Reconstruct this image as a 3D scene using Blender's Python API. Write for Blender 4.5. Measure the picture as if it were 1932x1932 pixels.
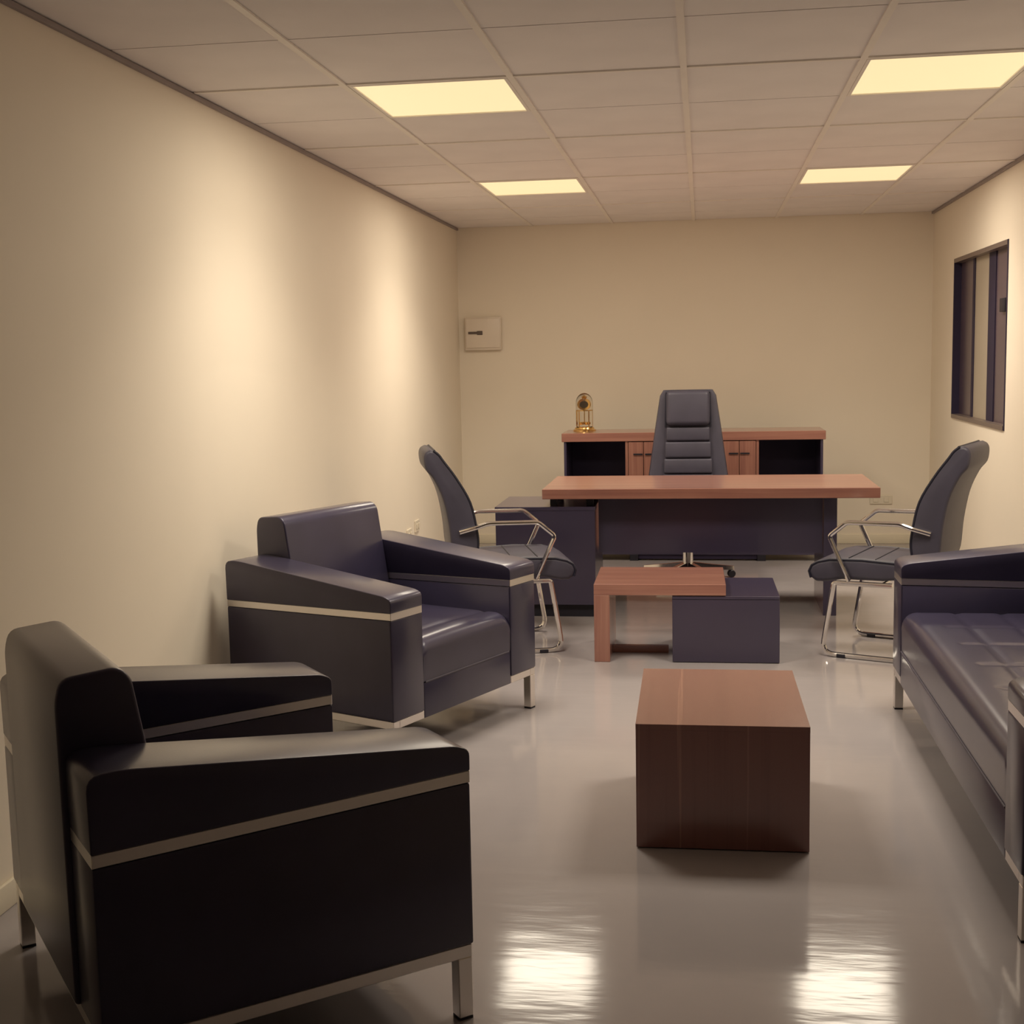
import bpy, bmesh, math
from mathutils import Vector, Matrix
R = math.radians
scn = bpy.context.scene
col = scn.collection
for o in list(bpy.data.objects):
    bpy.data.objects.remove(o, do_unlink=True)

# ------------------------------------------------------------------ camera
FPX = 2433.0
CAM_H = 1.5
d = Vector((1325 - 966, 966 - 667, -FPX)).normalized()          # room depth axis, seen from the camera
up = Vector((-(1353 - 966) / 19000.0, 1.0, 0.0))
up.z = -(up.x * d.x + up.y * d.y) / d.z
up.normalize()
rt = d.cross(up)
cd = bpy.data.cameras.new('camera')
cam = bpy.data.objects.new('camera', cd)
col.objects.link(cam)
m = Matrix(((rt.x, rt.y, rt.z, 0), (d.x, d.y, d.z, 0), (up.x, up.y, up.z, CAM_H), (0, 0, 0, 1)))
cam.matrix_world = m
cd.sensor_width = 36.0
cd.lens = 36.0 * FPX / 1932.0
cd.clip_start = 0.05
scn.camera = cam

# ------------------------------------------------------------------ world, exposure
w = bpy.data.worlds.new('world')
scn.world = w
w.use_nodes = True
w.node_tree.nodes['Background'].inputs[0].default_value = (0.02, 0.02, 0.03, 1)
w.node_tree.nodes['Background'].inputs[1].default_value = 0.3
vs = scn.view_settings
vs.view_transform = 'Standard'
vs.look = 'None'
vs.gamma = 1.0
vs.exposure = 0.0
vs.use_curve_mapping = False

LAMP_SPLIT = ((0.52, 180), (0.48, 120))   # each panel's light split into wide and narrower beams, shaped to even the walls
LAMP_W = 28.0                     # watts of each ceiling panel
LAMP_COL = (1.0, 0.895, 0.735)

# room
XL, XR, YB, YF, H = -1.93, 1.73, 10.27, -4.5, 2.525

# ------------------------------------------------------------------ materials
def nodes(name):
    mt = bpy.data.materials.new(name)
    mt.use_nodes = True
    nt = mt.node_tree
    return mt, nt, nt.nodes['Principled BSDF']

def L(nt, a, b):
    nt.links.new(a, b)

def coords(nt, scale=(1, 1, 1), kind='Object'):
    tc = nt.nodes.new('ShaderNodeTexCoord')
    mp = nt.nodes.new('ShaderNodeMapping')
    mp.inputs['Scale'].default_value = scale
    L(nt, tc.outputs[kind], mp.inputs[0])
    return mp.outputs[0]

def noise(nt, vec, scale, detail=3, rough=0.5):
    n = nt.nodes.new('ShaderNodeTexNoise')
    n.inputs['Scale'].default_value = scale
    n.inputs['Detail'].default_value = detail
    n.inputs['Roughness'].default_value = rough
    L(nt, vec, n.inputs['Vector'])
    return n.outputs['Fac']

def ramp(nt, fac, stops):
    r = nt.nodes.new('ShaderNodeValToRGB')
    el = r.color_ramp.elements
    while len(el) < len(stops):
        el.new(0.5)
    for e, (p, c) in zip(el, stops):
        e.position = p
        e.color = (c[0], c[1], c[2], 1)
    L(nt, fac, r.inputs[0])
    return r.outputs[0]

def bump(nt, fac, bs, strength, dist):
    b = nt.nodes.new('ShaderNodeBump')
    b.inputs['Strength'].default_value = strength
    b.inputs['Distance'].default_value = dist
    L(nt, fac, b.inputs['Height'])
    L(nt, b.outputs[0], bs.inputs['Normal'])

def plain(name, c, rough=0.5, metal=0.0, spec=0.5, var=0.06, nscale=6.0, bmp=0.0, bscale=200, coat=0.0, bdist=0.002, tint=None):
    mt, nt, bs = nodes(name)
    v = coords(nt)
    f = noise(nt, v, nscale)
    lo = [x * (1 - var) for x in c]
    hi = [min(1, x * (1 + var)) for x in c]
    L(nt, ramp(nt, f, [(0.3, lo), (0.7, hi)]), bs.inputs['Base Color'])
    bs.inputs['Roughness'].default_value = rough
    bs.inputs['Metallic'].default_value = metal
    bs.inputs['Specular IOR Level'].default_value = spec
    bs.inputs['Coat Weight'].default_value = coat
    if tint:
        bs.inputs['Specular Tint'].default_value = (*tint, 1)
    bs.inputs['Coat Roughness'].default_value = 0.22
    bs.inputs['Coat IOR'].default_value = 1.5
    if bmp:
        bump(nt, noise(nt, v, bscale, 2), bs, bmp, bdist)
    return mt

def wood(name, axis, dark, mid, light, rough=0.28, spec=0.5):
    mt, nt, bs = nodes(name)
    sc = [26, 26, 26]
    sc[axis] = 1.1
    v = coords(nt, tuple(sc))
    f = noise(nt, v, 1.0, 5, 0.55)
    sc2 = [90, 90, 90]
    sc2[axis] = 2.5
    f2 = noise(nt, coords(nt, tuple(sc2)), 1.0, 3)
    mx = nt.nodes.new('ShaderNodeMath')
    mx.operation = 'MULTIPLY_ADD'
    mx.inputs[1].default_value = 0.3
    L(nt, f2, mx.inputs[0])
    mm = nt.nodes.new('ShaderNodeMath')
    mm.operation = 'MULTIPLY'
    mm.inputs[1].default_value = 0.7
    L(nt, f, mm.inputs[0])
    L(nt, mm.outputs[0], mx.inputs[2])
    L(nt, ramp(nt, mx.outputs[0], [(0.34, dark), (0.5, mid), (0.68, light)]), bs.inputs['Base Color'])
    bs.inputs['Roughness'].default_value = rough
    bs.inputs['Specular IOR Level'].default_value = spec
    bs.inputs['Coat Weight'].default_value = 0.8
    bs.inputs['Coat Roughness'].default_value = 0.2
    bump(nt, f2, bs, 0.05, 0.001)
    return mt

M = {}
M['wall'] = plain('cream_wall_paint', (0.89, 0.80, 0.665), 0.75, spec=0.25, var=0.015, nscale=1.5, bmp=0.08, bscale=120)
M['ceil'] = plain('ceiling_tile_white', (0.88, 0.83, 0.805), 0.85, spec=0.2, var=0.03, nscale=3, bmp=0.15, bscale=260)
M['bar'] = plain('ceiling_grid_enamel', (0.90, 0.84, 0.77), 0.5, var=0.02)
M['gap'] = plain('dark_joint', (0.10, 0.085, 0.08), 0.9, var=0.02)
M['shadow_gap_trim'] = plain('grey_shadow_trim', (0.33, 0.28, 0.27), 0.6, var=0.04)  # dark tone paints in the shadow gap at the ceiling edge
M['base'] = plain('cream_skirting_paint', (0.82, 0.74, 0.58), 0.4, var=0.02)
M['leather'] = plain('navy_black_leather', (0.031, 0.0265, 0.054), 0.42, spec=0.35, coat=0.75, tint=(.75, .72, 1), var=0.12, nscale=5, bmp=0.25, bscale=420, bdist=0.001)
M['leather2'] = plain('charcoal_leather', (0.060, 0.055, 0.080), 0.45, spec=0.4, var=0.1, nscale=8, bmp=0.2, bscale=420, bdist=0.001)
M['seam'] = plain('black_piping', (0.008, 0.008, 0.022), 0.5, var=0.02)
M['stitch'] = plain('grey_stitching', (0.09, 0.08, 0.11), 0.6, var=0.02)
M['steel'] = plain('brushed_steel', (0.80, 0.76, 0.72), 0.30, metal=1.0, var=0.03)
M['chrome'] = plain('polished_chrome', (0.78, 0.76, 0.74), 0.08, metal=1.0, var=0.01)
M['black'] = plain('black_plastic', (0.012, 0.011, 0.02), 0.5, var=0.05)
M['panel'] = plain('charcoal_laminate', (0.046, 0.037, 0.072), 0.25, spec=0.5, coat=0.7, var=0.05, nscale=4)
M['gold'] = plain('polished_brass', (0.80, 0.52, 0.20), 0.2, metal=1.0, var=0.04)
M['plate'] = plain('white_plastic', (0.80, 0.72, 0.58), 0.4, var=0.01)
M['box'] = plain('white_enamelled_steel', (0.82, 0.72, 0.60), 0.4, var=0.01)
M['label'] = plain('smoked_plastic', (0.12, 0.09, 0.075), 0.25, var=0.1, nscale=60)
M['dial'] = plain('clock_dial', (0.10, 0.07, 0.045), 0.35, var=0.1)
M['aluminium'] = plain('dark_bronze_aluminium', (0.028, 0.021, 0.048), 0.6, spec=0.25, var=0.05)
M['alu_light'] = plain('grey_aluminium', (0.22, 0.17, 0.15), 0.4, metal=0.4, var=0.04)
M['tint'] = plain('dark_tinted_glass', (0.085, 0.058, 0.080), 0.25, spec=0.5, var=0.15, nscale=2)
M['pale_glass'] = plain('pale_cream_glass', (0.42, 0.36, 0.28), 0.3, spec=0.5, var=0.04, nscale=2)  # plain cream colour for the paler middle pane
RD, RM, RL = (0.255, 0.108, 0.086), (0.335, 0.150, 0.112), (0.41, 0.205, 0.148)
M['wood_x'] = wood('cherry_laminate_grain_across', 0, RD, RM, RL)
M['wood_y'] = wood('cherry_laminate_grain_along', 1, RD, RM, RL)
M['wood_z'] = wood('cherry_laminate_grain_upright', 2, RD, RM, RL)

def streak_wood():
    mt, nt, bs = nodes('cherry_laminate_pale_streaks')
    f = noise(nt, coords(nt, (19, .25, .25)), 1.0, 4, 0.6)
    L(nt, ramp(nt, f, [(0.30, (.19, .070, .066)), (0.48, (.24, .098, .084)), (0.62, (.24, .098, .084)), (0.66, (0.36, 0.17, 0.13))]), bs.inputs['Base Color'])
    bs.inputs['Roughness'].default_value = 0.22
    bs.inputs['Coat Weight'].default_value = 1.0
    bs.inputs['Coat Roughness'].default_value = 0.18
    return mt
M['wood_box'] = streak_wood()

def floor_material():
    mt, nt, bs = nodes('polished_grey_epoxy_floor')
    v = coords(nt)
    f = noise(nt, v, 1.3, 4)
    L(nt, ramp(nt, f, [(0.3, (0.35, 0.318, 0.322)), (0.7, (0.395, 0.358, 0.358))]), bs.inputs['Base Color'])
    bs.inputs['Roughness'].default_value = 0.11
    bs.inputs['Specular IOR Level'].default_value = 0.5
    v2 = coords(nt, (1.0, 1.0, 1.0))
    f2 = noise(nt, v2, 2.2, 2)
    v3 = coords(nt, (4.0, 17.0, 1.0))
    f3 = noise(nt, v3, 1.0, 3)
    a = nt.nodes.new('ShaderNodeMath')
    a.operation = 'MULTIPLY_ADD'
    a.inputs[1].default_value = 0.30
    L(nt, f3, a.inputs[0])
    L(nt, f2, a.inputs[2])
    bump(nt, a.outputs[0], bs, 0.35, 0.006)
    return mt
M['floor'] = floor_material()

def glow_material():
    mt, nt, bs = nodes('lit_lamp_diffuser')
    bs.inputs['Base Color'].default_value = (0.6, 0.5, 0.35, 1)
    bs.inputs['Emission Color'].default_value = (0.90, 0.715, 0.40, 1)
    bs.inputs['Emission Strength'].default_value = 0.95
    return mt
M['glow'] = glow_material()

def glass_material():
    mt, nt, bs = nodes('clear_glass_dome')
    bs.inputs['Base Color'].default_value = (0.95, 0.93, 0.9, 1)
    bs.inputs['Roughness'].default_value = 0.02
    bs.inputs['Transmission Weight'].default_value = 1.0
    bs.inputs['IOR'].default_value = 1.2
    return mt
M['glass'] = glass_material()

# ------------------------------------------------------------------ helpers
def finish(bm, angle=35):
    bmesh.ops.recalc_face_normals(bm, faces=bm.faces[:])
    lim = R(angle)
    for f in bm.faces:
        f.smooth = True
    for e in bm.edges:
        if len(e.link_faces) == 2:
            e.smooth = e.calc_face_angle(0) < lim
        else:
            e.smooth = False

def obj(name, bm, mat, parent=None, angle=35):
    finish(bm, angle)
    me = bpy.data.meshes.new(name)
    bm.to_mesh(me)
    bm.free()
    me.materials.append(M[mat])
    o = bpy.data.objects.new(name, me)
    col.objects.link(o)
    o.parent = parent
    return o

def tag(o, label, cat, group=None):
    o['label'] = label
    o['category'] = cat
    if group:
        o['group'] = group
    return o

def thing(name, label, cat, loc=(0, 0, 0), rz=0.0, group=None):
    o = bpy.data.objects.new(name, None)
    o.empty_display_size = 0.1
    col.objects.link(o)
    o.location = loc
    o.rotation_euler = (0, 0, rz)
    return tag(o, label, cat, group)

def struct(name, bm, mat, parent=None):
    o = obj(name, bm, mat, parent)
    if parent is None:
        o['kind'] = 'structure'
    return o

def box(bm, x0, x1, y0, y1, z0, z1, r=0.0, seg=2):
    b2 = bmesh.new()
    bmesh.ops.create_cube(b2, size=1.0)
    for v in b2.verts:
        v.co = Vector((x0 + (v.co.x + .5) * (x1 - x0), y0 + (v.co.y + .5) * (y1 - y0), z0 + (v.co.z + .5) * (z1 - z0)))
    if r:
        bmesh.ops.bevel(b2, geom=b2.edges[:], offset=r, segments=seg, profile=0.5, affect='EDGES')
    merge(bm, b2)
    return bm

def merge(bm, b2, mat=None):
    me = bpy.data.meshes.new('tmp')
    b2.to_mesh(me)
    b2.free()
    if mat is not None:
        me.transform(mat)
    bm.from_mesh(me)
    bpy.data.meshes.remove(me)

def B(*a, **k):
    return box(bmesh.new(), *a, **k)

def prism(pts, x0, x1, r=0.0, seg=3, taper=None):
    """closed (y, z) outline extruded along x; taper(y, z) scales x"""
    bm = bmesh.new()
    t = taper or (lambda y, z: 1.0)
    a = [bm.verts.new((x0 * t(y, z), y, z)) for y, z in pts]
    b = [bm.verts.new((x1 * t(y, z), y, z)) for y, z in pts]
    n = len(pts)
    bm.faces.new(a)
    bm.faces.new(b[::-1])
    for i in range(n):
        bm.faces.new((a[i], b[i], b[(i + 1) % n], a[(i + 1) % n]))
    bmesh.ops.recalc_face_normals(bm, faces=bm.faces[:])
    if r:
        rim = [e for e in bm.edges if (e.verts[0] in a) == (e.verts[1] in a)]
        bmesh.ops.bevel(bm, geom=rim, offset=r, segments=seg, profile=0.5, affect='EDGES', clamp_overlap=True)
    return bm

def rounded(pts, radii, seg=5):
    """round the corners of a closed 2-d outline"""
    out = []
    n = len(pts)
    for i in range(n):
        p, a, b = Vector(pts[i]), Vector(pts[i - 1]), Vector(pts[(i + 1) % n])
        r = radii[i] if isinstance(radii, (list, tuple)) else radii
        if r <= 0:
            out.append(tuple(p))
            continue
        u, v = (a - p), (b - p)
        r = min(r, u.length * .49, v.length * .49)
        s, e = p + u.normalized() * r, p + v.normalized() * r
        for k in range(seg + 1):
            t = k / seg
            out.append(tuple(s * (1 - t) ** 2 + p * 2 * t * (1 - t) + e * t * t))
    return out

def fillet(path, r, seg=6, closed=False):
    P = [Vector(p) for p in path]
    n = len(P)
    out = []
    for i in range(n):
        if not closed and i in (0, n - 1):
            out.append(P[i])
            continue
        p, a, b = P[i], P[i - 1], P[(i + 1) % n]
        u, v = a - p, b - p
        rr = min(r, u.length * .48, v.length * .48)
        s, e = p + u.normalized() * rr, p + v.normalized() * rr
        for k in range(seg + 1):
            t = k / seg
            out.append(s * (1 - t) ** 2 + p * 2 * t * (1 - t) + e * t * t)
    return out

def tube(bm, path, r, n=10, fr=0.0, closed=False, sx=1.0):
    P = fillet(path, fr, closed=closed) if fr else [Vector(p) for p in path]
    N = len(P)
    rings = []
    ref = None
    for i, p in enumerate(P):
        if closed:
            t = (P[(i + 1) % N] - P[i - 1]).normalized()
        else:
            t = (P[min(i + 1, N - 1)] - P[max(i - 1, 0)]).normalized()
        if ref is None:
            ref = Vector((0, 0, 1)) if abs(t.z) < 0.9 else Vector((1, 0, 0))
        u = (ref - t * ref.dot(t)).normalized()
        ref = u
        v = t.cross(u)
        rings.append([bm.verts.new(p + (u * math.cos(2 * math.pi * k / n) + v * sx * math.sin(2 * math.pi * k / n)) * r) for k in range(n)])
    for i in range(N if closed else N - 1):
        a, b = rings[i], rings[(i + 1) % N]
        for k in range(n):
            bm.faces.new((a[k], a[(k + 1) % n], b[(k + 1) % n], b[k]))
    if not closed:
        bm.faces.new(rings[0][::-1])
        bm.faces.new(rings[-1])
    return bm

def lathe(bm, prof, cx=0, cy=0, n=24):
    rings = []
    for r, z in prof:
        if r < 1e-5:
            rings.append([bm.verts.new((cx, cy, z))])
        else:
            rings.append([bm.verts.new((cx + r * math.cos(2 * math.pi * k / n), cy + r * math.sin(2 * math.pi * k / n), z)) for k in range(n)])
    for a, b in zip(rings, rings[1:]):
        for k in range(n):
            k2 = (k + 1) % n
            if len(a) == 1 and len(b) > 1:
                bm.faces.new((a[0], b[k2], b[k]))
            elif len(b) == 1 and len(a) > 1:
                bm.faces.new((a[k], a[k2], b[0]))
            elif len(a) > 1:
                bm.faces.new((a[k], a[k2], b[k2], b[k]))
    return bm

def dup(root, loc, rz):
    c = root.copy()
    col.objects.link(c)
    c.location = loc
    c.rotation_euler = (0, 0, rz)
    for ch in [o for o in bpy.data.objects if o.parent == root]:
        k = ch.copy()
        col.objects.link(k)
        k.parent = c
        for g in [o for o in bpy.data.objects if o.parent == ch]:
            q = g.copy()
            col.objects.link(q)
            q.parent = k
    return c

# ------------------------------------------------------------------ the room
T = 0.12
struct('floor', B(XL - T, XR + T, YF - T, YB + T, -0.1, 0.0), 'floor')
struct('wall_left', B(XL - T, XL, YF - T, YB + T, 0, H + .12), 'wall')
struct('wall_back', B(XL, XR, YB, YB + T, 0, H + .12), 'wall')
struct('wall_front', B(XL, XR, YF - T, YF, 0, H + .12), 'wall')
WY0, WY1, WZ0, WZ1 = 7.805, 9.42, 1.02, 2.113
wr = bmesh.new()
box(wr, XR, XR + T, YF - T, WY0, 0, H + .12)
box(wr, XR, XR + T, WY1, YB + T, 0, H + .12)
box(wr, XR, XR + T, WY0, WY1, 0, WZ0)
box(wr, XR, XR + T, WY0, WY1, WZ1, H + .12)
struct('wall_right', wr, 'wall')
struct('baseboard_left', B(XL, XL + .014, YF, YB, 0.0, .075, r=.004), 'base')
struct('baseboard_back', B(XL + .014, XR - .014, YB - .014, YB, 0.0, .075, r=.004), 'base')
struct('baseboard_right', B(XR - .014, XR, YF, YB, 0.0, .075, r=.004), 'base')
struct('shadow_gap_trim_1', B(XL, XL + .014, YF, YB, H - .017, H - .001), 'shadow_gap_trim')  # edge strips coloured dark to stand for the shade line below the ceiling
struct('shadow_gap_trim_2', B(XR - .018, XR, YF, YB, H - .016, H - .001), 'shadow_gap_trim')

# suspended ceiling: backing slab, laid-in tiles and grid bars
TX, TY = 0.631, 0.695
xs = [XL] + [-.064 + TX * k for k in range(-2, 3)] + [XR]
ys = [4.845 + TY * k for k in range(-5, 8)] + [YB]
ceiling = struct('ceiling', B(XL, XR, YF, YB, H + .03, H + .1), 'gap')
struct('plain_field', B(XL, XR, YF, ys[0] - .004, H + .004, H + .03), 'ceil', ceiling)
lamp_cells = {(5, 1), (5, 4), (9, 1), (9, 4)}
tile_mesh = {}
for j in range(len(ys) - 1):
    for i in range(len(xs) - 1):
        if (j, i) in lamp_cells:
            continue
        x0, x1, y0, y1 = xs[i] + .003, xs[i + 1] - .003, ys[j] + .0035, ys[j + 1] - .0035
        key = (round(x1 - x0, 4), round(y1 - y0, 4))
        if key not in tile_mesh:
            t = obj('tile', B(-key[0] / 2, key[0] / 2, -key[1] / 2, key[1] / 2, 0, .02, r=.003, seg=1), 'ceil', ceiling)
            tile_mesh[key] = t.data
        else:
            t = bpy.data.objects.new('tile', tile_mesh[key])
            col.objects.link(t)
            t.parent = ceiling
        t.location = ((x0 + x1) / 2, (y0 + y1) / 2, H + .003)
for x in xs[1:-1]:
    obj('grid_bar', B(x - .012, x + .012, YF, YB, H - .004, H + .0025), 'bar', ceiling)
for j, y in enumerate(ys[:-1]):
    wdt, low, bm_ = (.010, .003, 'bar') if j % 2 else (.006, -.0015, 'ceil')
    for i in range(len(xs) - 1):
        obj('cross_bar', B(xs[i] + (.0125 if i else .02), xs[i + 1] - (.0125 if i < len(xs) - 2 else .02), y - wdt, y + wdt, H - low, H + .0029), bm_, ceiling)

# ceiling lamps
lamp_words = {(5, 1): 'bright square ceiling light panel, nearer one of the left column above the armchairs',
              (5, 4): 'bright square ceiling light panel cut by the right edge of the photo',
              (9, 1): 'small-looking distant ceiling light panel on the left, in front of the desk end',
              (9, 4): 'small-looking distant ceiling light panel on the right, nearest the window'}
for (j, i) in sorted(lamp_cells):
    x0, x1, y0, y1 = xs[i], xs[i + 1], ys[j], ys[j + 1]
    cx, cy = (x0 + x1) / 2, (y0 + y1) / 2
    t = thing('ceiling_light', lamp_words[(j, i)], 'ceiling light', (cx, cy, H), 0, 'recessed ceiling light panels')
    hx, hy = (x1 - x0) / 2 - .014, (y1 - y0) / 2 - .014
    fr = bmesh.new()
    fw = .014
    box(fr, -hx, hx, -hy, -hy + fw, -.003, .02)
    box(fr, -hx, hx, hy - fw, hy, -.003, .02)
    box(fr, -hx, -hx + fw, -hy + fw, hy - fw, -.003, .02)
    box(fr, hx - fw, hx, -hy + fw, hy - fw, -.003, .02)
    obj('frame', fr, 'bar', t)
    obj('diffuser', B(-hx + fw, hx - fw, -hy + fw, hy - fw, .002, .014), 'glow', t)
    for share, spread in LAMP_SPLIT:
        ld = bpy.data.lights.new('panel_light', 'AREA')
        ld.shape = 'RECTANGLE'
        ld.size = 2 * (hx - fw)
        ld.size_y = 2 * (hy - fw)
        ld.energy = LAMP_W * share
        ld.color = LAMP_COL
        ld.spread = R(spread)
        lo = bpy.data.objects.new('panel_light', ld)
        col.objects.link(lo)
        lo.parent = t
        lo.location = (0, 0, -.006)

# window in the right wall: dark lined recess, three tall panes
WD = .045
win = bpy.data.objects.new('window_1', None)
col.objects.link(win)
win['kind'] = 'structure'
win['label'] = 'dark framed interior window of three tall panes in the right wall'
fb = bmesh.new()
box(fb, XR - .004, XR + T, WY1 - .02, WY1, WZ0, WZ1)
box(fb, XR - .004, XR + T, WY0, WY0 + .02, WZ0, WZ1)
obj('window_frame', fb, 'aluminium', win)
obj('top_rail', B(XR - .006, XR + T, WY0 + .02, WY1 - .02, WZ1 - .028, WZ1), 'alu_light', win)
obj('window_sill', B(XR - .008, XR + T, WY0 + .02, WY1 - .02, WZ0, WZ0 + .026), 'alu_light', win)
px = XR + WD
panes = [(8.985, WY1 - .02, 'tint'), (8.50, 8.925, 'pale_glass'), (WY0 + .02, 8.31, 'tint')]
for a, b, mt in panes:
    obj('pane', B(px, px + .012, a, b, WZ0 + .026, WZ1 - .028), mt, win)
for a, b, pr in [(8.925, 8.985, .006), (8.31, 8.50, .006)]:
    obj('stile', B(px - pr, px + .02, a, b, WZ0 + .026, WZ1 - .028), 'aluminium', win)
obj('latch', B(px - .022, px, 7.98, 8.12, 1.71, 1.79, r=.004), 'black', win)
obj('back_panel', B(XR + T - .004, XR + T, WY0 + .02, WY1 - .02, WZ0 + .026, WZ1 - .028), 'black', win)

# ------------------------------------------------------------------ armchairs and sofa
AW, AD, ARM = 0.984, 0.829, 0.191
def arm_parts(t, s, W, inner_w=ARM, tops=True):
    xo, xi = s * W / 2, s * (W / 2 - inner_w)
    x0, x1 = min(xo, xi), max(xo, xi)
    y0, y1 = -AD / 2, AD / 2
    a = obj('armrest', prism(rounded([(y0, .178), (y1, .178), (y1, .539), (y0, .557)], .006, 2), x0, x1, r=.008, seg=2), 'leather', t)
    obj('steel_strip', prism([(y0 + .001, .557), (y1 - .001, .539), (y1 - .001, .566), (y0 + .001, .584)], x0 + .001, x1 - .001, r=.0015, seg=1), 'steel', a)
    obj('arm_pad', prism(rounded([(y0, .584), (y1, .566), (y1 + .002, .722), (y1 - .06, .727), (y0 + .03, .645), (y0, .632)], [.004, .004, .05, .05, .02, .014], 4), x0, x1, r=.015, seg=3), 'leather', a)

def seat_parts(t, hw, seams, cross):
    y0 = -AD / 2 + .003
    yb = .235
    obj('seat_base', B(-hw, hw, y0, yb, .146, .284, r=.006), 'leather', t)
    bm = bmesh.new()
    # cushion: front face, rounded front edge, quilted top
    nx = max(24, int(hw * 2 / .0125))
    prof = [(y0 + .002, .287)]
    for k in range(7):
        a = math.pi / 2 * k / 6
        prof.append((y0 + .055 - .055 * math.cos(a), .395 + .055 * math.sin(a)))
    ny = 44
    for k in range(1, ny + 1):
        prof.append((y0 + .055 + (yb - y0 - .055) * k / ny, .45))
    prof.append((yb, .287))
    grid = []
    for (py, pz) in prof:
        row = []
        for i in range(nx + 1):
            xx = -hw + 2 * hw * i / nx
            zz, yy = pz, py
            if pz > .39:
                g = 0
                for sy in seams:
                    g = max(g, math.exp(-((py - sy) / .014) ** 2))
                for sxx in cross:
                    if py > y0 + .12:
                        g = max(g, .8 * math.exp(-((xx - sxx) / .014) ** 2))
                edge = min(1, (hw - abs(xx)) / .03)
                zz -= .006 * g + .02 * (1 - edge) ** 2
                zz += .007 * math.cos(math.pi * xx / (2 * hw)) * min(1, max(0, (py - y0) / .1))
            row.append(bm.verts.new((xx, yy, zz)))
        grid.append(row)
    for a, b in zip(grid, grid[1:]):
        for i in range(nx):
            bm.faces.new((a[i], a[i + 1], b[i + 1], b[i]))
    bm.faces.new([g[0] for g in grid])
    bm.faces.new([g[-1] for g in grid][::-1])
    c = obj('seat_cushion', bm, 'leather', t, 50)
    sm = tube(bmesh.new(), [(-hw + .01, y0 + .001, .2855), (hw - .01, y0 + .001, .2855)], .0035, 6)
    obj('seam', sm, 'stitch', c)

def base_parts(t, W, legs):
    bm = bmesh.new()
    y0, y1 = -AD / 2, AD / 2
    e = .004
    for s in (-1, 1):
        a, b = sorted((s * (W / 2 - e), s * (W / 2 - e - .036)))
        box(bm, a, b, y0 + e, y1 - e, .147, .178, r=.002, seg=1)
    hw = W / 2 - e - .036
    for s in (-1, 1):
        a, b = (-hw, -W / 2 + ARM) if s < 0 else (W / 2 - ARM, hw)
        box(bm, a, b, y0 + e, y0 + e + .036, .147, .178, r=.002, seg=1)
    box(bm, -hw, hw, y1 - e - .036, y1 - e, .147, .178, r=.002, seg=1)
    obj('base_frame', bm, 'steel', t)
    for lx in legs:
        for ly in (y0 + .022, y1 - .022):
            g = obj('leg', B(lx - .018, lx + .018, ly - .018, ly + .018, .006, .147, r=.002, seg=1), 'steel', t)
            obj('foot', B(lx - .017, lx + .017, ly - .017, ly + .017, 0, .006), 'black', g)

def back_outline(y_front_bottom=.238):
    return rounded([(.424, .18), (.428, .83), (.415, .874), (.30, .884), (.272, .86), (y_front_bottom - .03, .47), (y_front_bottom, .44), (y_front_bottom, .18)],
                   [.01, .04, .04, .05, .04, .02, .02, .01], 4)

def make_armchair(name, label):
    t = thing(name, label, 'armchair', group='leather armchairs along the left wall')
    arm_parts(t, -1, AW)
    arm_parts(t, 1, AW)
    hw = AW / 2 - ARM - .002
    seat_parts(t, hw, [-.30], [])
    b = obj('backrest', prism(back_outline(), -hw, hw, r=.028, seg=4), 'leather', t)
    base_parts(t, AW, [-(AW / 2 - .022), AW / 2 - .022])
    return t

a1 = make_armchair('armchair', 'near-black leather armchair in the foreground, turned away and cut by the bottom edge')
a1.location = (-1.1475, 2.873, 0)
a1.rotation_euler = (0, 0, 2.2488)
a2 = dup(a1, (-1.293, 5.108, 0), 1.1399)
a2['label'] = 'near-black leather armchair facing the camera, between the foreground armchair and the desk'

SW = 5.49 - 3.26
sofa = thing('sofa', 'long near-black leather sofa with quilted seat along the right wall', 'sofa', (.79 + AD / 2, (5.49 + 3.26) / 2, 0), R(-90))
arm_parts(sofa, -1, SW)
arm_parts(sofa, 1, SW)
shw = SW / 2 - ARM - .002
seat_parts(sofa, shw, [-.205, -.03], [shw * 2 * k / 6 - shw for k in range(1, 6)])
for k in range(3):
    x0 = -shw + 2 * shw * k / 3
    obj('back_cushion', prism(back_outline(), x0 + .002, x0 + 2 * shw / 3 - .002, r=.028, seg=4), 'leather', sofa)
base_parts(sofa, SW, [-(SW / 2 - .022), SW / 2 - .022])

# ------------------------------------------------------------------ box coffee table
t = thing('coffee_table', 'solid red-brown wooden box coffee table alone in the foreground', 'coffee table', (.056, 3.815, 0), R(.5))
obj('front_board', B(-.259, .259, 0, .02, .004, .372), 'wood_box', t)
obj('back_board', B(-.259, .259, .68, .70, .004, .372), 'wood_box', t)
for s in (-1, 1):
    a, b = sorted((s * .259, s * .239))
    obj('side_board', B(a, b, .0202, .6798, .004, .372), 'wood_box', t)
obj('top_board', B(-.2592, .2592, -.0002, .7002, .3722, .3902), 'wood_box', t)

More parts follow.
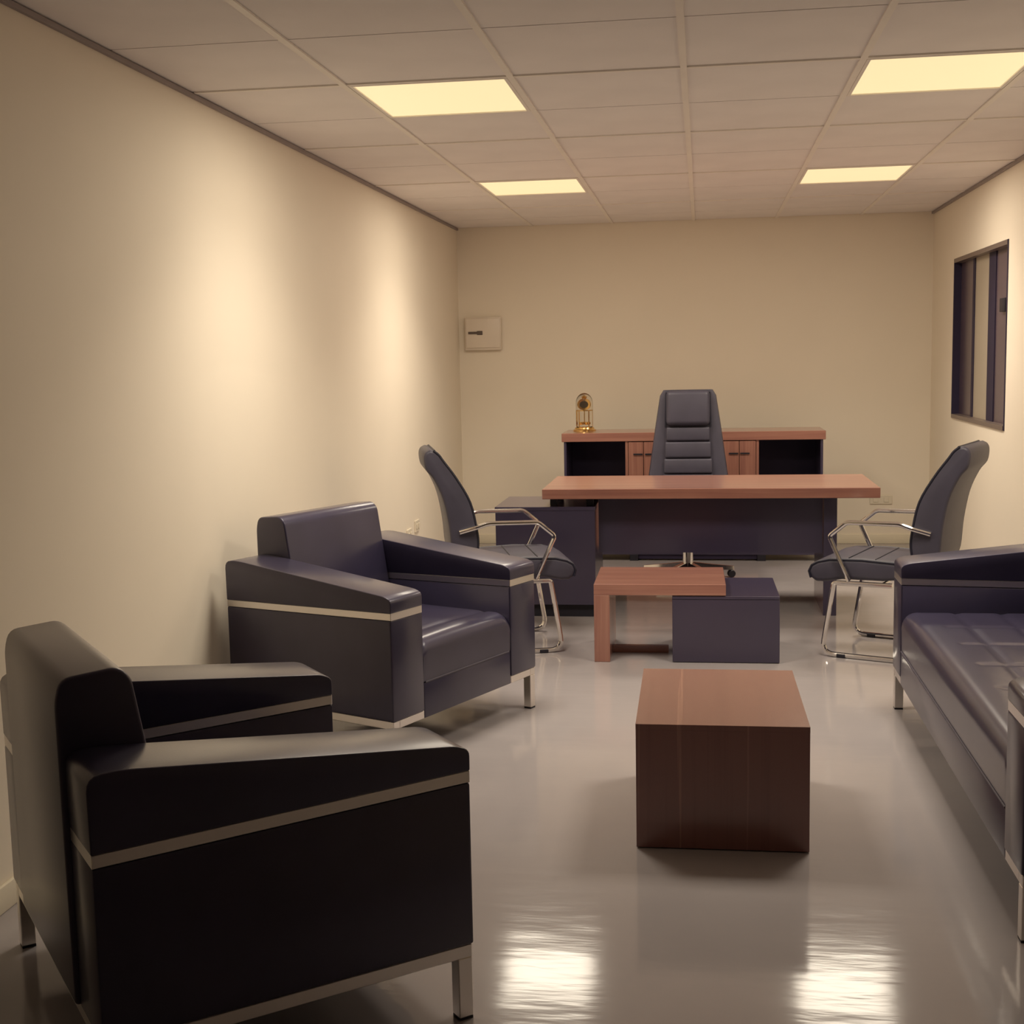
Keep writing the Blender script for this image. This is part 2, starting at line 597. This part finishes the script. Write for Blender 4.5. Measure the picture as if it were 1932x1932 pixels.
# ------------------------------------------------------------------ nested coffee table
t = thing('side_table', 'low red wooden table top on one leg, resting on the charcoal cube', 'coffee table', (-.53, 6.22, 0), R(.6))
obj('table_top', B(0, .64, 0, .52, .334, .389, r=.002, seg=1), 'wood_x', t)
obj('leg', B(0, .077, 0, .52, 0, .334, r=.002, seg=1), 'wood_z', t)
obj('floor_rail', B(.077, .36, .22, .25, 0, .035), 'wood_x', t)
t2 = thing('cube_table', 'charcoal grey cube under the end of the low red table top', 'coffee table', (-.148, 6.225, 0), R(.6))
obj('body', B(0, .515, .005, .535, .003, .315, r=.002, seg=1), 'panel', t2)
obj('cube_top', B(0, .515, .003, .537, .315, .331, r=.002, seg=1), 'panel', t2)

# ------------------------------------------------------------------ desk
dk = thing('executive_desk', 'wide executive desk with red wooden top and charcoal front panel', 'desk', (0, 7.26, 0))
obj('desk_top', B(-.907, .967, 0, .81, .692, .75, r=.003, seg=1), 'wood_x', dk)
obj('modesty_panel', B(-.60, .675, .19, .21, .358, .690), 'panel', dk)
obj('leg', B(.678, .752, .16, .76, 0, .690, r=.002, seg=1), 'panel', dk)
rail = bmesh.new()
box(rail, -.55, .675, .55, .58, .63, .690)
obj('support_rail', rail, 'black', dk)
cb = thing('desk_cabinet', 'charcoal return cabinet under the left end of the desk', 'cabinet', (-1.185, 7.30, 0))
obj('body', B(0, .575, .012, .56, .075, .622), 'panel', cb)
obj('cabinet_top', B(-.003, .578, -.004, .565, .622, .644, r=.002, seg=1), 'panel', cb)
obj('front_panel', B(0, .575, 0, .012, .075, .622), 'panel', cb)
obj('plinth', B(.01, .565, .03, .55, 0, .075), 'black', cb)
for x, y in ((.33, .1), (.33, .45), (.54, .1), (.54, .45)):
    obj('spacer', B(x - 1.205, x - 1.165, y + .02, y + .06, .645, .691), 'black', dk)

# ------------------------------------------------------------------ credenza
CY0, CY1 = 9.38, 9.85
cz = thing('credenza', 'low wooden credenza with dark open niches behind the desk', 'cabinet', (0, CY0, 0))
dep = CY1 - CY0
ZT = .94
obj('top', B(-1.02, .867, 0, dep, ZT - .063, ZT, r=.003, seg=1), 'wood_x', cz)
ZU = ZT - .063
obj('side_panel', B(-1.005, -.987, .012, dep, .045, ZU), 'panel', cz)
obj('side_panel', B(.832, .85, .012, dep, .045, ZU), 'panel', cz)
obj('back_panel', B(-.987, .832, dep - .015, dep, .10, ZU), 'aluminium', cz)
obj('bottom_panel', B(-.987, .832, .012, dep - .015, .045, .10), 'panel', cz)
for a, b in ((-.987, -.556), (.40, .832)):
    obj('niche_shelf', B(a, b, .03, dep - .015, .46, .48), 'panel', cz)
obj('divider', B(-.556, -.537, .012, dep - .015, .10, ZU), 'wood_z', cz)
obj('divider', B(.381, .40, .012, dep - .015, .10, ZU), 'wood_z', cz)
ds = [-.535, -.424, -.08, .261, .379]
for k in range(4):
    dr = obj('door', B(ds[k] + .002, ds[k + 1] - .002, .002, .02, .105, ZU - .006, r=.0015, seg=1), 'wood_z', cz)
    hx = (-.424 + (-.04 if k == 0 else .045)) if k < 2 else (.261 + (-.04 if k == 2 else .04))
    obj('handle', B(hx - .033, hx + .033, -.008, .002, .778, .788), 'black', dr)
obj('plinth', B(-.53, .44, .02, .06, .012, .045), 'aluminium', cz)
for x in (-.50, .42):
    obj('foot', B(x - .03, x + .03, .005, .02, 0, .045), 'black', cz)
    obj('foot', B(x - .03, x + .03, dep - .09, dep - .04, 0, .045), 'black', cz)

# ------------------------------------------------------------------ executive chair
ec = thing('executive_chair', 'high-backed charcoal leather executive swivel chair behind the desk', 'chair', (-.098, 8.62, 0))
def trap(z):                      # half width of the back
    if z > 1.0:
        return .225 + (.185 - .225) * (z - 1.0) / .26
    return .278 + (.225 - .278) * (z - .62) / .38
def back_y(z):                    # front surface of the back
    return .235 + .10 * (z - .5) + (.05 * (z - .95) if z > .95 else 0)
bm = bmesh.new()
zs = [.46 + (1.255 - .46) * k / 20 for k in range(21)]
rings = []
for z in zs:
    hwid = trap(z)
    if z > 1.22:
        hwid -= .018 * ((z - 1.22) / .035) ** 2
    fy = back_y(z)
    th = .085 if z < 1.2 else .085 - .02 * (z - 1.2) / .055
    ring = []
    for q in range(16):
        a = 2 * math.pi * q / 16
        ca, sa = math.cos(a), math.sin(a)
        sq = lambda v, p: math.copysign(abs(v) ** p, v)
        ring.append(bm.verts.new((hwid * sq(ca, .35), fy + th / 2 + th / 2 * sq(sa, .5) - .0 + .02 * (sq(ca, .35) ** 2) * -1 + .02, z)))
    rings.append(ring)
for a, b in zip(rings, rings[1:]):
    for k in range(16):
        bm.faces.new((a[k], a[(k + 1) % 16], b[(k + 1) % 16], b[k]))
bm.faces.new(rings[0][::-1])
bm.faces.new(rings[-1])
bk = obj('backrest', bm, 'leather2', ec, 50)
cuts = [.50, .575, .683, .79, .905, 1.005]
for z0, z1 in zip(cuts, cuts[1:]):
    zm = (z0 + z1) / 2
    y0 = back_y(zm) - .014
    wd = .172 + (.145 - .172) * (zm - .62) / .38
    p = B(-wd, wd, -.02, .03, -(z1 - z0) / 2 + .003, (z1 - z0) / 2 - .003, r=.012, seg=3)
    p.transform(Matrix.Translation((0, y0 + .02, zm)) @ Matrix.Rotation(-math.atan(.10), 4, 'X'))
    obj('back_pleat', p, 'leather2', bk)
hp = B(-.148, .148, -.035, .03, -.115, .122, r=.03, seg=4)
hp.transform(Matrix.Translation((0, back_y(1.12) - .008, 1.127)) @ Matrix.Rotation(-math.atan(.15), 4, 'X'))
obj('headrest', hp, 'leather2', ec)
for s in (-1, 1):
    sm = tube(bmesh.new(), [(s * .154, back_y(1.0) - .004, 1.0), (s * .148, back_y(1.25) - .002, 1.24)], .005, 6)
    obj('piping', sm, 'seam', ec)
    a, b = sorted((s * .25, s * .285))
    ar = obj('armrest', tube(bmesh.new(), [(s * .27, .26, .66), (s * .285, .05, .665), (s * .285, -.16, .65), (s * .27, -.12, .47)], .016, 10, fr=.06), 'chrome', ec)
    obj('arm_pad', B(a, b, -.13, .12, .668, .684, r=.006), 'leather2', ar)
obj('seat', prism(rounded([(-.26, .44), (-.24, .39), (.24, .40), (.26, .46), (.2, .50), (-.2, .505)], .03, 3), -.26, .26, r=.03, seg=3), 'leather2', ec)
obj('seat_plate', B(-.1, .1, -.1, .12, .36, .395), 'black', ec)
gl = bmesh.new()
lathe(gl, [(0, .365), (.022, .365), (.022, .2), (.035, .2), (.035, .07), (.0, .07)], n=16)
obj('gas_column', gl, 'chrome', ec)
for k in range(5):
    a = R(-56 + 72 * k)
    u = Vector((math.cos(a), math.sin(a), 0))
    lg = bmesh.new()
    v = Vector((-u.y, u.x, 0))
    sec = [(.03, .115, .075, .024), (.16, .095, .06, .02), (.315, .075, .05, .014)]
    prev = None
    for (rr, zt, zb, hw_) in sec:
        ring = [lg.verts.new(u * rr + v * s1 + Vector((0, 0, zz))) for s1, zz in ((-hw_, zb), (hw_, zb), (hw_ * .7, zt), (-hw_ * .7, zt))]
        if prev:
            for q in range(4):
                lg.faces.new((prev[q], prev[(q + 1) % 4], ring[(q + 1) % 4], ring[q]))
        else:
            lg.faces.new(ring[::-1])
        prev = ring
    lg.faces.new(prev)
    leg = obj('base_leg', lg, 'chrome', ec)
    cs = bmesh.new()
    c = u * .30
    for s in (-1, 1):
        b2 = lathe(bmesh.new(), [(0, -.009), (.022, -.009), (.025, 0), (.022, .009), (0, .009)], n=14)
        merge(cs, b2, Matrix.Translation(c + v * (s * .016) + Vector((0, 0, .0252))) @ Matrix.Rotation(a + math.pi / 2, 4, 'Z') @ Matrix.Rotation(math.pi / 2, 4, 'Y'))
    tube(cs, [c + v * -.018 + Vector((0, 0, .026)), c + v * .018 + Vector((0, 0, .026))], .006, 8)
    tube(cs, [c + Vector((0, 0, .026)), c + Vector((0, 0, .056))], .006, 8)
    obj('caster', cs, 'black', leg)

# ------------------------------------------------------------------ visitor chairs
def make_visitor(name, label):
    t = thing(name, label, 'chair', group='chrome cantilever visitor chairs')
    HWV = .235
    def smooth(p, n=4):
        q = [p[0]] + p + [p[-1]]
        out = []
        for i in range(1, len(q) - 2):
            for k in range(n):
                t_ = k / n
                c4 = []
                for ax in (0, 1):
                    a, b, c, e = q[i - 1][ax], q[i][ax], q[i + 1][ax], q[i + 2][ax]
                    c4.append(.5 * (2 * b + (c - a) * t_ + (2 * a - 5 * b + 4 * c - e) * t_ ** 2 + (3 * b - a - 3 * c + e) * t_ ** 3))
                out.append(tuple(c4))
        return out + [p[-1]]
    front = [(.345, .47), (.327, .56), (.332, .64), (.362, .78), (.43, .905), (.49, .99), (.512, 1.022), (.538, 1.044)]
    rear = [(.562, 1.048), (.585, 1.035), (.594, 1.005), (.585, .95), (.548, .90), (.505, .80), (.478, .66), (.465, .52), (.44, .46)]
    front, rear = smooth(front), smooth(rear)
    def tp(y, z):
        if z < .62:
            return 1.0
        k = (z - .62) / .43
        return 1.0 - .07 * k * k
    bk_ = obj('backrest', prism(front + rear, -HWV, HWV, r=.022, seg=3, taper=tp), 'leather2', t, 50)
    for s in (-1, 1):
        pth = [(s * (HWV - .004) * tp(y, z), y + .006, z) for y, z in front]
        obj('piping', tube(bmesh.new(), pth, .007, 6), 'seam', bk_)
    obj('piping', tube(bmesh.new(), [(-HWV * .93, .540, 1.044), (HWV * .93, .540, 1.044)], .006, 6), 'seam', bk_)
    prof = [(.345, .475), (.335, .405), (.20, .388), (.0, .384), (-.09, .366), (-.13, .366), (-.158, .385), (-.168, .42), (-.155, .452), (-.12, .472), (-.06, .486), (.10, .492), (.25, .485)]
    st = obj('seat', prism(prof, -.24, .24, r=.022, seg=3), 'leather2', t, 50)
    for s in (-1, 1):
        pth = [(s * .234, y, z - .004) for y, z in [(.30, .478), (.25, .483), (.10, .489), (-.06, .483), (-.12, .468), (-.150, .45), (-.164, .42), (-.154, .388)]]
        obj('piping', tube(bmesh.new(), pth, .007, 6), 'seam', st)
    for yy, zz in ((.03, .4905), (.16, .4895)):
        obj('seam', tube(bmesh.new(), [(-.215, yy, zz), (.215, yy, zz)], .003, 6), 'seam', st)
    # one continuous cantilever tube
    X = .262
    pth = [(-X + .02, .25, .372), (-X, .0, .372), (-X, -.03, .372), (-X, -.088, .0125), (-X, .44, .0125), (X, .44, .0125), (X, -.088, .0125), (X, -.03, .372), (X, .0, .372), (X - .02, .25, .372)]
    fr = obj('frame', tube(bmesh.new(), pth, .0125, 10, fr=.07), 'chrome', t)
    obj('cross_tube', tube(bmesh.new(), [(-X + .01, .2, .372), (X - .01, .2, .372)], .010, 8), 'chrome', fr)
    for s in (-1, 1):
        for yy in (.012, .36):
            obj('glide', B(s * X - .015, s * X + .015, yy - .022, yy + .022, .0, .02, r=.003, seg=1), 'black', fr)
        ap = [(s * (X - .02), .425, .632), (s * X, .338, .657), (s * X, .285, .675), (s * X, .03, .672), (s * X, -.055, .60), (s * X, .045, .385)]
        obj('armrest', tube(bmesh.new(), ap, .0115, 10, fr=.018), 'chrome', t)
    return t

v1 = make_visitor('visitor_chair', 'black visitor chair with chrome frame left of the desk, behind the armchair')
v1.location = (-.865, 6.66, 0)
v1.rotation_euler = (0, 0, R(106))
v2 = dup(v1, (.765, 6.63, 0), R(-113))
v2['label'] = 'black visitor chair with chrome frame right of the desk, behind the sofa arm'

# ------------------------------------------------------------------ clock on the credenza
ck = thing('dome_clock', 'small brass clock with rotating pendulum under a glass dome on the credenza', 'clock', (-.877, 9.68, ZT))
obj('base', lathe(bmesh.new(), [(0, 0), (.086, 0), (.086, .010), (.074, .016), (.070, .028), (.050, .033), (0, .033)], n=28), 'gold', ck)
for a in (45, 135, 225, 315):
    x, y = .046 * math.cos(R(a)), .046 * math.sin(R(a))
    obj('pillar', tube(bmesh.new(), [(x, y, .03), (x, y, .152)], .0042, 8), 'gold', ck)
obj('upper_plate', lathe(bmesh.new(), [(0, .150), (.054, .150), (.054, .157), (0, .157)], n=24), 'gold', ck)
fc = bmesh.new()
b2 = lathe(bmesh.new(), [(0, -.010), (.036, -.010), (.041, -.004), (.041, .010), (0, .010)], n=24)
merge(fc, b2, Matrix.Translation((0, -.01, .198)) @ Matrix.Rotation(R(90), 4, 'X'))
cs = obj('clock_case', fc, 'gold', ck)
fd = bmesh.new()
b2 = lathe(bmesh.new(), [(0, 0), (.026, 0), (.026, .003), (0, .003)], n=20)
merge(fd, b2, Matrix.Translation((0, -.020, .198)) @ Matrix.Rotation(R(90), 4, 'X'))
obj('dial', fd, 'dial', cs)
obj('crest', lathe(bmesh.new(), [(0, .235), (.012, .238), (.016, .246), (.006, .254), (0, .258)], n=12), 'gold', ck)
obj('pendulum_rod', tube(bmesh.new(), [(0, 0, .152), (0, 0, .06)], .0025, 6), 'gold', ck)
for a in (0, 90, 180, 270):
    x, y = .022 * math.cos(R(a + 30)), .022 * math.sin(R(a + 30))
    obj('pendulum_ball', lathe(bmesh.new(), [(0, .046), (.008, .049), (.011, .058), (.008, .067), (0, .070)], x, y, n=12), 'gold', ck)
dm = [(.064, .0335)] + [(.064, .21)] + [(.064 * math.cos(R(k)), .21 + .075 * math.sin(R(k))) for k in range(15, 90, 15)] + [(0, .285)]
dm_in = [(r * .965, z - .001 if z > .1 else z) for r, z in dm[::-1]]
obj('glass_dome', lathe(bmesh.new(), dm + [(0, .2825)] + dm_in[1:] + [dm[0]], n=32), 'glass', ck)

# ------------------------------------------------------------------ electrical box and sockets
eb = thing('electrical_box', 'white electrical distribution box on the back wall near the corner', 'electrical box', (-1.728, YB, 1.562))
obj('housing', B(-.146, .146, -.05, 0, 0, .262, r=.006), 'box', eb)
dr = obj('door', B(-.135, .14, -.062, -.0505, .018, .25, r=.004), 'box', eb)
obj('handle', B(-.115, -.045, -.070, -.0622, .128, .146, r=.002, seg=1), 'label', dr)
obj('handle_tab', B(-.045, .0, -.066, -.0622, .120, .152, r=.002, seg=1), 'label', dr).scale = (1, 1, 1)

for y, z, lab in ((8.52, .375, 'white wall socket low on the left wall, farther of the two'), (8.28, .345, 'white wall socket low on the left wall, nearer of the two')):
    s = thing('wall_socket', lab, 'socket', (XL, y, z), 0, 'wall sockets')
    pl = obj('plate', B(0, .010, -.06, .06, -.04, .04, r=.003, seg=1), 'plate', s)
    for k in (-1, 1):
        obj('outlet', B(.010, .016, k * .028 - .016, k * .028 + .016, -.018, .018, r=.003, seg=1), 'plate', pl)
s = thing('wall_socket', 'white wall socket low on the back wall beside the right desk end', 'socket', (1.37, YB, .345), 0, 'wall sockets')
pl = obj('plate', B(-.085, .085, -.010, 0, -.035, .035, r=.003, seg=1), 'plate', s)
for k in (-1, 1):
    obj('outlet', B(k * .04 - .02, k * .04 + .02, -.015, -.010, -.02, .02, r=.003, seg=1), 'plate', pl)
